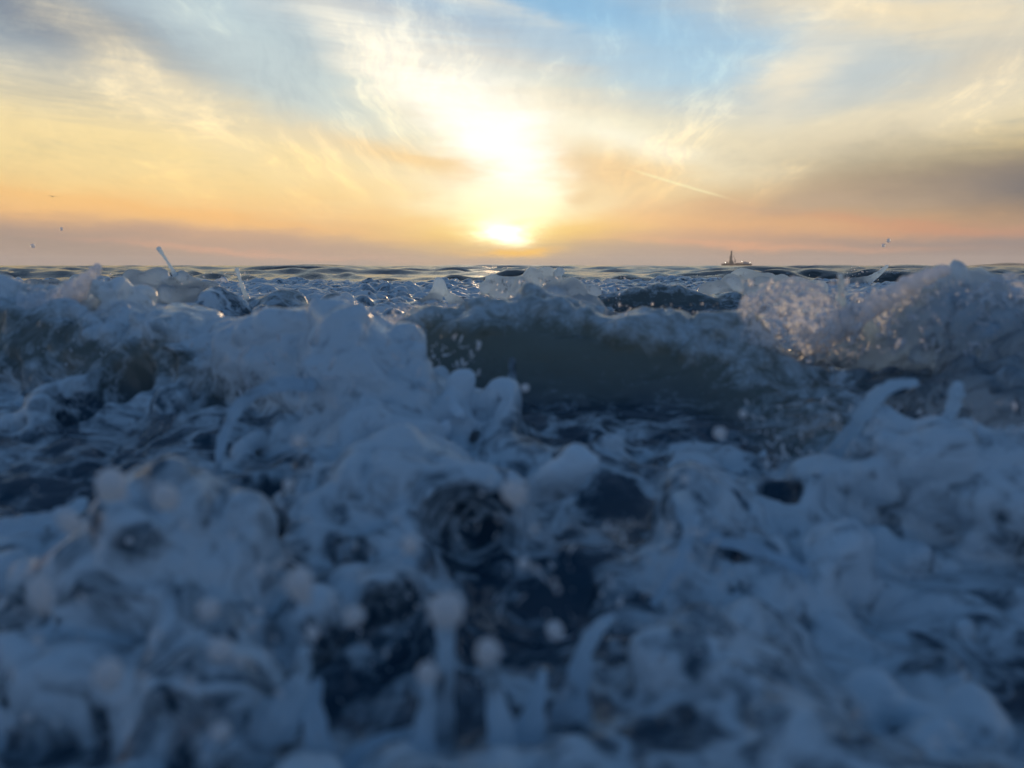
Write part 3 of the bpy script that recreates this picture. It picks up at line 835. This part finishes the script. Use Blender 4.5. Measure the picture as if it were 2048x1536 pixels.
def blob_mesh(name, centre, rx, ry, rz, seed, nu=56, nv=30, vmin=-.35, amp=.14, lam=.05):
    V = []; Qs = []
    for j in range(nv + 1):
        ph = math.asin(vmin + (1 - vmin) * (1 - math.cos(math.pi * .5 * (j / nv)) if False else j / nv)) if j < nv else math.pi / 2
        for i in range(nu):
            th = 2 * math.pi * i / nu
            V.append((math.cos(ph) * math.cos(th), math.cos(ph) * math.sin(th), math.sin(ph)))
    V = np.array(V); sc_ = np.array([rx, ry, rz])
    Pw = V * sc_
    d = pt_noise(Pw + seed * 3.7, lam, seed) + .5 * pt_noise(Pw + seed * 1.7, lam * .45, seed + 1)
    Pw = Pw * (1 + amp * d)[:, None] + centre
    for j in range(nv):
        for i in range(nu):
            a, b = j * nu + i, j * nu + (i + 1) % nu
            Qs.append((a, b, b + nu, a + nu))
    return make_mesh(name, Pw, np.array(Qs))
cpt = pix(1580, 655, 1.60)
o = link_mesh('bubble_dome', blob_mesh('bubble_dome', cpt, .105, .09, .095, 3), MAT_FILM)
tag(o, 'domed film of bubbles glinting orange left of the right splash', 'splash')
V, Qs, C, rad = tube([pix(1600, 690, 1.58), pix(1690, 645, 1.55), pix(1780, 592, 1.52), pix(1850, 555, 1.5), pix(1890, 540, 1.5)], [.035, .026, .020, .015, .010], seed=21, wob=.14, per=10)
V = np.array(V)
o = link_mesh('water_sheet', make_mesh('water_sheet', V, np.array(Qs)), MAT_SHEET)
tag(o, 'blurred diagonal streak of water flung up over the right splash', 'splash')

def film(name, label, px, py, Y, rx, ry, rz, seed, mat=None, vmin=-.35):
    o = link_mesh(name, blob_mesh(name, pix(px, py, Y), rx, ry, rz, seed, nu=40, nv=22, vmin=vmin, amp=.2, lam=rx * .6), mat or MAT_FILM)
    return tag(o, label, 'splash', 'clusters of bubbles on the crests')
film('crest_film', 'clear film added for glints on the crest left of the foam ridge', 520, 690, 1.55, .045, .035, .035, 5)  # this and the next two: glassy blobs added to catch the sun as glints
film('crest_film', 'clear film added for sun glints on top of the foam ridge', 592, 678, 1.5, .040, .03, .028, 6)
film('crest_film', 'clear film added for glints on the grey left crest', 405, 715, 1.62, .030, .03, .045, 7)
film('crest_film', 'warm glinting film at the crest of the dark green wave', 985, 630, 1.8, .055, .04, .035, 8)
film('crest_film', 'thin bubbly froth at the left end of the dark green wave', 800, 675, 1.8, .075, .05, .06, 9)
film('froth_veil', 'torn froth veil on top of the right splash', 1900, 655, 1.58, .13, .09, .085, 10)
film('froth_veil', 'torn froth veil touching the right edge', 2040, 640, 1.5, .12, .09, .085, 11)
V, Qs, C, rad = tube([pix(60, 625, 1.8), pix(110, 605, 1.8), pix(155, 578, 1.8), pix(185, 548, 1.8), pix(196, 534, 1.8)], [.04, .03, .022, .014, .008], seed=22, wob=.16, per=10)
o = link_mesh('water_sheet', make_mesh('water_sheet', np.array(V), np.array(Qs)), MAT_SHEET)
tag(o, 'blurred streak of water flung up over the left crest', 'splash')

# ----------------------------------------------------------------------------- drops in the air
def drop_mesh(kind, seed):
    nu, nv = 20, 14
    V = []
    r_ = np.random.default_rng(seed)
    for j in range(nv + 1):
        t = j / nv * math.pi
        for i in range(nu):
            th = 2 * math.pi * i / nu
            x, y, z = math.sin(t) * math.cos(th), math.sin(t) * math.sin(th), math.cos(t)
            if kind == 1:                              # teardrop, tail down
                w = 1.0 if z > 0 else max(0.02, 1 - (-z) ** 1.4 * .95)
                x, y = x * w, y * w; z = z if z > 0 else z * 2.2
            V.append((x, y, z))
    V = np.array(V); d = pt_noise(V * 1.0 + seed, .9, seed) * .12
    V = V * (1 + d)[:, None]
    Qs = [(j * nu + i, j * nu + nu + i, j * nu + nu + (i + 1) % nu, j * nu + (i + 1) % nu) for j in range(nv) for i in range(nu)]
    me = make_mesh('water_drop', V, np.array(Qs)); me.materials.append(MAT_DROP)
    return me
DM = [drop_mesh(0, 1), drop_mesh(0, 2), drop_mesh(1, 3)]
DROPS = [  # px, py, visible radius px, distance, mesh, tilt, stretch, label
    (222, 972, 34, .62, 0, -35, 1.25, 'large oval drop at left above the dark hollow'),
    (330, 994, 28, .60, 1, -30, 1.15, 'round pale drop right of the large oval drop on the left'),
    (597, 882, 16, .75, 0, 0, 1.0, 'small bright drop beside the foam tongue left of centre'),
    (577, 968, 13, .75, 1, 10, 1.0, 'tiny bright drop over the dark hollow left of centre'),
    (1030, 986, 30, .58, 0, 0, 1.0, 'soft round drop over the foam sheet near the centre'),
    (820, 1090, 21, .56, 1, 0, 1.1, 'faint drop left of the dark green hole'),
    (1047, 1128, 15, .62, 0, 0, 1.0, 'small drop over the dark navy water at centre'),
    (520, 1140, 14, .62, 1, 0, 1.1, 'tiny drop left of the hanging teardrop'),
    (518, 1222, 12, .62, 0, 0, 1.1, 'tiny drop below left of the hanging teardrop'),
    (598, 1165, 32, .50, 2, -18, 1.0, 'teardrop with a thin tail hanging over dark water at lower left'),
    (418, 1220, 26, .52, 0, 0, 1.0, 'round drop on the shoulder of the lower left mound'),
    (708, 1232, 24, .52, 1, 20, 1.0, 'round drop right of the hanging teardrop'),
    (890, 1222, 42, .47, 0, 0, 1.0, 'largest round drop of all, below the centre'),
    (440, 1302, 28, .48, 1, -20, 1.1, 'pale drop over the dome at lower left'),
    (478, 1322, 16, .50, 0, 0, 1.0, 'small drop touching the pale drop at lower left'),
    (625, 1266, 17, .55, 1, 0, 1.0, 'small drop just under the teardrop tail'),
    (975, 1305, 30, .47, 0, 0, 1.1, 'round drop on the small stalk below the centre'),
    (855, 1348, 26, .47, 1, 0, 1.1, 'round drop below left of the largest drop'),
    (1110, 1262, 20, .60, 0, -30, 1.3, 'slanting oval drop left of the white foam finger'),
    (1440, 866, 15, .85, 0, 0, 1.0, 'small drop at the foot of the dark wave on the right'),
    (1486, 828, 9, .95, 1, 0, 1.0, 'bright speck of water against the dark wave on the right'),
    (1050, 776, 10, 1.1, 0, 0, 1.0, 'small speck of water right of the slim upright spout'),
    (1370, 958, 11, .85, 1, 0, 1.0, 'small bright drop above the lower right foam bank'),
    (80, 1190, 26, .50, 0, -25, 1.9, 'long pale drop at the left edge over the mound'),
    (215, 1350, 34, .46, 1, 0, 1.1, 'wide blurred drop in the lower left corner'),
    (140, 1045, 22, .55, 1, -40, 1.7, 'slanting streak-like drop below the large oval drop'),
    (440, 1465, 24, .46, 0, 0, 1.0, 'blurred drop beside the foam column at the bottom'),
    (1395, 1065, 10, .80, 0, 60, 1.6, 'tiny glinting drop on the lower right foam strand'),
    (1767, 491, 4, 5.5, 0, 0, 1.0, 'lower of two dark dots of spray above the far fin'),
    (1777, 481, 4, 5.5, 1, 0, 1.0, 'upper of two dark dots of spray above the far fin'),
    (66, 492, 4.5, 3.0, 0, 0, 1.0, 'dark dot of spray against the sky at far left'),
    (123, 458, 3, 4.0, 1, 0, 1.2, 'tiny dark dot of spray high over the left horizon'),
]
APER = cam.lens / 1000 / cam.dof.aperture_fstop
for px, py, rp, Y, k, tilt, stretch, label in DROPS:
    blur = F_PX * APER * abs(1 / Y - 1 / cam.dof.focus_distance) / 2
    r = max(rp - .2 * blur, rp * .75) / F_PX * Y
    o = bpy.data.objects.new('water_drop', DM[k]); col.objects.link(o)
    o.location = pix(px, py, Y); o.rotation_euler = (0, R(tilt), random.uniform(0, 6.28) if k < 2 else 0)
    o.scale = (r, r, r * stretch)
    tag(o, label, 'water drop', 'drops of water in the air')

# fine spray nobody could count, over the splash and the crests
def spray():
    r_ = np.random.default_rng(9)
    t = (1 + 5 ** .5) / 2
    ico = np.array([(-1, t, 0), (1, t, 0), (-1, -t, 0), (1, -t, 0), (0, -1, t), (0, 1, t), (0, -1, -t), (0, 1, -t), (t, 0, -1), (t, 0, 1), (-t, 0, -1), (-t, 0, 1)]) / math.sqrt(1 + t * t)
    tri = np.array([(0, 11, 5), (0, 5, 1), (0, 1, 7), (0, 7, 10), (0, 10, 11), (1, 5, 9), (5, 11, 4), (11, 10, 2), (10, 7, 6), (7, 1, 8), (3, 9, 4), (3, 4, 2), (3, 2, 6), (3, 6, 8), (3, 8, 9), (4, 9, 5), (2, 4, 11), (6, 2, 10), (8, 6, 7), (9, 8, 1)])
    C = []; Rd = []; St = []
    def cloud(n, x0, x1, y0, y1, Y0, Y1, r0, r1, st=3.0):
        for _ in range(n):
            C.append(pix(r_.uniform(x0, x1), r_.uniform(y0, y1), r_.uniform(Y0, Y1))); Rd.append(r0 + (r1 - r0) * r_.random() ** 3)
            d = r_.normal(size=3) * (.5, .3, .4) + (0, 0, .6); St.append(d / np.linalg.norm(d) * (st * r_.random() ** 2))
    cloud(900, 1480, 1720, 560, 740, 1.5, 1.7, .0008, .004)
    cloud(1300, 1700, 2120, 580, 710, 1.35, 1.7, .0008, .004)
    cloud(260, 1880, 2080, 550, 590, 1.4, 1.8, .0006, .002)
    cloud(220, 480, 640, 660, 720, 1.45, 1.65, .0008, .004)
    cloud(120, 380, 480, 680, 760, 1.5, 1.65, .0008, .003)
    cloud(160, 780, 1020, 610, 655, 1.75, 1.95, .0008, .003)
    cloud(260, 1180, 1500, 1040, 1330, .62, .85, .0006, .0022)
    cloud(160, 40, 260, 560, 760, 1.6, 1.9, .0008, .003)
    cloud(420, 480, 960, 670, 800, 1.25, 1.5, .0008, .0035, 5.0)
    cloud(300, 1480, 2050, 800, 950, 1.0, 1.25, .0008, .003, 5.0)
    cloud(220, 780, 1460, 605, 655, 1.7, 1.9, .0007, .0025, 3.0)
    cloud(70, 0, 1150, 950, 1480, .48, .7, .0012, .0038, 1.0)
    cloud(200, 350, 1150, 1000, 1450, .60, .8, .0006, .0018, 6.0)
    cloud(180, 200, 500, 545, 620, 2.9, 3.3, .0008, .0035, 3.0)
    cloud(220, 980, 1250, 555, 620, 2.6, 3.6, .0008, .0035, 3.0)
    cloud(90, 1380, 1680, 548, 590, 4.3, 5.0, .001, .004, 2.0)
    cloud(60, 1690, 1790, 530, 570, 6.3, 6.8, .0012, .004, 2.0)
    C = np.array(C); Rd = np.array(Rd)
    St = np.array(St); nl = np.linalg.norm(St, axis=1, keepdims=True); un = St / nl
    al = np.einsum('kj,nj->nk', ico, un)
    V = (ico[None] * Rd[:, None, None] + (al * nl * Rd[:, None])[:, :, None] * un[:, None, :] + C[:, None]).reshape(-1, 3)
    Qs = (tri[None] + 12 * np.arange(len(C))[:, None, None]).reshape(-1, 3)
    return make_mesh('spray', V, Qs)
o = link_mesh('spray', spray(), MAT_DROP); tag(o, 'fine spray hanging over the crests and the right splash', 'spray', kind='stuff')

# ----------------------------------------------------------------------------- drill ship on the horizon
M_HULL = plain('ship_hull_paint', (0.16, 0.09, 0.075), .6); M_WHITE = plain('ship_white_paint', (0.5, 0.48, 0.46), .5); M_STEEL = plain('ship_steel', (0.14, 0.12, 0.11), .6)
M_LAMP = plain('deck_lamp', (0.9, 0.85, 0.7), .4, emit=(1, .9, .7, 6.0))
SHIP_Y = 5600.0; MPX = SHIP_Y / F_PX
ship = bpy.data.objects.new('drill_ship', None); col.objects.link(ship)
ship.location = pix(1472, 531, SHIP_Y); ship.location.z = 0.0
tag(ship, 'distant drill ship with a tall derrick on the horizon', 'ship')
def sx(px): return (px - 1472) * MPX
def sz(py): return (531.6 - py) * MPX
def mesh_obj(name, verts, faces, mat, parent):
    me = bpy.data.meshes.new(name); me.from_pydata([tuple(v) for v in verts], [], faces); me.update()
    return link_mesh(name, me, mat, parent)
BF = [(0, 3, 2, 1), (4, 5, 6, 7), (0, 1, 5, 4), (1, 2, 6, 5), (2, 3, 7, 6), (3, 0, 4, 7)]
def boxes(name, lst, mat, parent):
    V = []; Fc = []
    for x0, x1, y0, y1, z0, z1 in lst:
        n = len(V); V += [(x0, y0, z0), (x1, y0, z0), (x1, y1, z0), (x0, y1, z0), (x0, y0, z1), (x1, y0, z1), (x1, y1, z1), (x0, y1, z1)]
        Fc += [tuple(n + q for q in f) for f in BF]
    return mesh_obj(name, V, Fc, mat, parent)
def bar(V, Fc, a, b, w):
    a, b = Vector(a), Vector(b); d = (b - a).normalized(); u = d.orthogonal().normalized() * w; v = d.cross(u).normalized() * w
    n = len(V)
    for p in (a, b): V += [tuple(p + u), tuple(p + v), tuple(p - u), tuple(p - v)]
    Fc += [(n, n + 1, n + 5, n + 4), (n + 1, n + 2, n + 6, n + 5), (n + 2, n + 3, n + 7, n + 6), (n + 3, n, n + 4, n + 7), (n, n + 3, n + 2, n + 1), (n + 4, n + 5, n + 6, n + 7)]
# hull: flared bow at the left, square stern at the right
st = [(1442.5, .2, 527.6), (1446, 9, 528.2), (1452, 17, 528.4), (1462, 19, 528.6), (1490, 19, 528.6), (1499, 18, 528.0), (1502, 15, 528.0)]
V = []; Fc = []
for px, hb, top in st:
    x = sx(px); keel = 8 if px < 1445 else (3 if px < 1448 else 0)
    V += [(x + (keel and 5), -hb * .7, -6), (x, -hb, sz(top)), (x, hb, sz(top)), (x + (keel and 5), hb * .7, -6)]
for i in range(len(st) - 1):
    a = i * 4; b = a + 4
    Fc += [(a, b, b + 1, a + 1), (a + 1, b + 1, b + 2, a + 2), (a + 2, b + 2, b + 3, a + 3)]
Fc += [(0, 1, 2, 3), (len(V) - 4, len(V) - 1, len(V) - 2, len(V) - 3)]
hull = mesh_obj('hull', V, Fc, M_HULL, ship)
boxes('bulwark', [(sx(1446), sx(1500), -19.6, -19.2, sz(528.6), sz(528.1)), (sx(1446), sx(1500), 19.2, 19.6, sz(528.6), sz(528.1))], M_HULL, hull)
boxes('deck_house', [(sx(1484), sx(1497), -16, 16, sz(528.2), sz(525.4)), (sx(1486), sx(1494), -13, 13, sz(525.4), sz(524.6))], M_WHITE, ship)
boxes('helideck', [(sx(1483), sx(1491), -14, 14, sz(524.4), sz(524.0)), (sx(1486), sx(1487), -1, 1, sz(525), sz(524.4))], M_STEEL, ship)
boxes('pipe_rack', [(sx(1472), sx(1483), -12, 12, sz(528.4), sz(526.6))], M_STEEL, ship)
boxes('fore_deck_house', [(sx(1447.5), sx(1456), -10, 10, sz(528.3), sz(526.8))], M_STEEL, ship)
boxes('derrick_base', [(sx(1457.4), sx(1466.8), -15, 15, sz(528.4), sz(525.4)), (sx(1458.6), sx(1465.4), -12, 12, sz(525.4), sz(521.8))], M_STEEL, ship)
boxes('fore_mast', [(sx(1453.2), sx(1454.8), -2, 2, sz(527), sz(524.4)), (sx(1453.6), sx(1454.2), -1, 1, sz(524.4), sz(522.8))], M_STEEL, ship)
V = []; Fc = []
def tower(xa, xb, hy, za, zb, xa2, xb2, hy2, levels, w):
    for i in range(levels + 1):
        f = i / levels
        l, r_, h, z = xa + (xa2 - xa) * f, xb + (xb2 - xb) * f, hy + (hy2 - hy) * f, za + (zb - za) * f
        c4 = [(l, -h, z), (r_, -h, z), (r_, h, z), (l, h, z)]
        for k in range(4): bar(V, Fc, c4[k], c4[(k + 1) % 4], w)
        if i:
            for k in range(4):
                bar(V, Fc, p4[k], c4[k], w * 1.5); bar(V, Fc, p4[k], c4[(k + 1) % 4], w); bar(V, Fc, p4[(k + 1) % 4], c4[k], w)
        p4 = c4
tower(sx(1459.2), sx(1463.4), 7, sz(521.8), sz(512.2), sx(1459.6), sx(1463.2), 6, 7, .75)
tower(sx(1460.8), sx(1463.2), 4, sz(512.2), sz(503.5), sx(1461.1), sx(1463.0), 3.4, 7, .65)
der = mesh_obj('derrick', V, Fc, M_STEEL, ship)
boxes('crown_block', [(sx(1460.9), sx(1463.3), -4, 4, sz(503.5), sz(502.6))], M_STEEL, der)
V = []; Fc = []
bar(V, Fc, (sx(1469.9), 0, sz(528)), (sx(1469.9), 0, sz(519)), 2.2)
cr_ = mesh_obj('crane', V, Fc, M_STEEL, ship)
boxes('crane_cab', [(sx(1468.8), sx(1471), -4, 4, sz(524.5), sz(522.2))], M_STEEL, cr_)
V = []; Fc = []
bar(V, Fc, (sx(1469.9), 0, sz(522.5)), (sx(1466.0), 0, sz(512)), .9); bar(V, Fc, (sx(1469.9), 0, sz(519)), (sx(1466.0), 0, sz(512)), .35)
mesh_obj('crane_boom', V, Fc, M_STEEL, cr_)
for px, py in ((1482.4, 523.4), (1498.0, 525.9), (1449.2, 526.2)):
    boxes('deck_light', [(sx(px) - 1.6, sx(px) + 1.6, -20, -17.5, sz(py) - 1.6, sz(py) + 1.6)], M_LAMP, ship)
    boxes('light_post', [(sx(px) - .4, sx(px) + .4, -19, -18.4, sz(528.4), sz(py) - 1.6)], M_STEEL, ship)

# ----------------------------------------------------------------------------- headland far to the right
def headland():
    n, m_ = 90, 12
    V = []; Fc = []
    for i in range(n):
        az = 29.5 + 22 * i / (n - 1); f = i / (n - 1)
        hgt = 75 * (1 - math.exp(-f * 5)) * (1 + .25 * math.sin(i * .31) + .12 * math.sin(i * .83 + 1)) + 1
        for j in range(m_):
            g = j / (m_ - 1); d = 9300 + 1500 * g
            V.append((d * math.tan(R(az)), d, hgt * math.sin(math.pi * min(1, g * .75)) ** .8 * (1 + .08 * math.sin(i * 1.7 + j * 2.1)) - 3))
    for i in range(n - 1):
        for j in range(m_ - 1):
            a = i * m_ + j; Fc.append((a, a + m_, a + m_ + 1, a + 1))
    return V, Fc
V, Fc = headland()
o = mesh_obj('headland', V, Fc, plain('headland_scrub', (0.09, 0.10, 0.08), .9), None)
tag(o, 'faint low headland at the right end of the horizon', 'hill', kind='structure')

# ----------------------------------------------------------------------------- gull
M_GULL = plain('gull_plumage', (0.20, 0.18, 0.17), .8)
gull = bpy.data.objects.new('gull', None); col.objects.link(gull)
gull.location = pix(105, 393, 112.0); gull.rotation_euler = (0, R(6), R(35))
tag(gull, 'small dark gull gliding over the sea at upper left', 'bird')
def lathe_x(name, prof, mat, parent, sides=10):
    V = []; Fc = []
    for x, r in prof:
        for k in range(sides):
            th = 2 * math.pi * k / sides; V.append((math.sin(th) * r, x, math.cos(th) * r * .9))
    for i in range(len(prof) - 1):
        for k in range(sides):
            a, b = i * sides + k, i * sides + (k + 1) % sides; Fc.append((a, b, b + sides, a + sides))
    return mesh_obj(name, V, Fc, mat, parent)
lathe_x('body', [(-.26, .006), (-.2, .03), (-.08, .065), (.04, .075), (.14, .05), (.19, .036), (.23, .038), (.265, .022), (.32, .003)], M_GULL, gull)
for s_ in (-1, 1):
    sec = [(.05, .10, .03, .026), (.25, .11, .075, .020), (.38, .085, .075, .014), (.55, .03, .04, .008), (.70, -.06, .0, .003)]  # span, leading edge, height, thickness
    V = []; Fc = []
    for q, (x, le, z, th) in enumerate(sec):
        ch = (.17, .16, .14, .09, .015)[q]
        V += [(s_ * x, le, z), (s_ * x, le - ch * .35, z + th), (s_ * x, le - ch, z - .004), (s_ * x, le - ch * .35, z - th * .5)]
    for q in range(len(sec) - 1):
        for k in range(4):
            a, b = q * 4 + k, q * 4 + (k + 1) % 4; Fc.append((a, b, b + 4, a + 4))
    mesh_obj('wing', V, Fc, M_GULL, gull)
mesh_obj('tail', [(-.03, -.2, .012), (.03, -.2, .012), (.07, -.36, .008), (-.07, -.36, .008), (-.03, -.2, -.012), (.03, -.2, -.012), (.07, -.36, 0), (-.07, -.36, 0)], BF, M_GULL, gull)

# ----------------------------------------------------------------------------- sea air between here and the horizon
m, t, o_ = new_mat('sea_haze')
pv = mnode(t, 'ShaderNodeVolumePrincipled'); pv.inputs['Color'].default_value = (0.92, 0.93, 0.95, 1); pv.inputs['Density'].default_value = HAZE
pv.inputs['Anisotropy'].default_value = 0.2
t.links.new(pv.outputs[0], o_.inputs['Volume'])
hz = boxes('haze', [(-17500, 17500, -17500, 17500, -1.6, 190)], m, None)
tag(hz, 'thin evening haze over the sea', 'haze', kind='stuff')
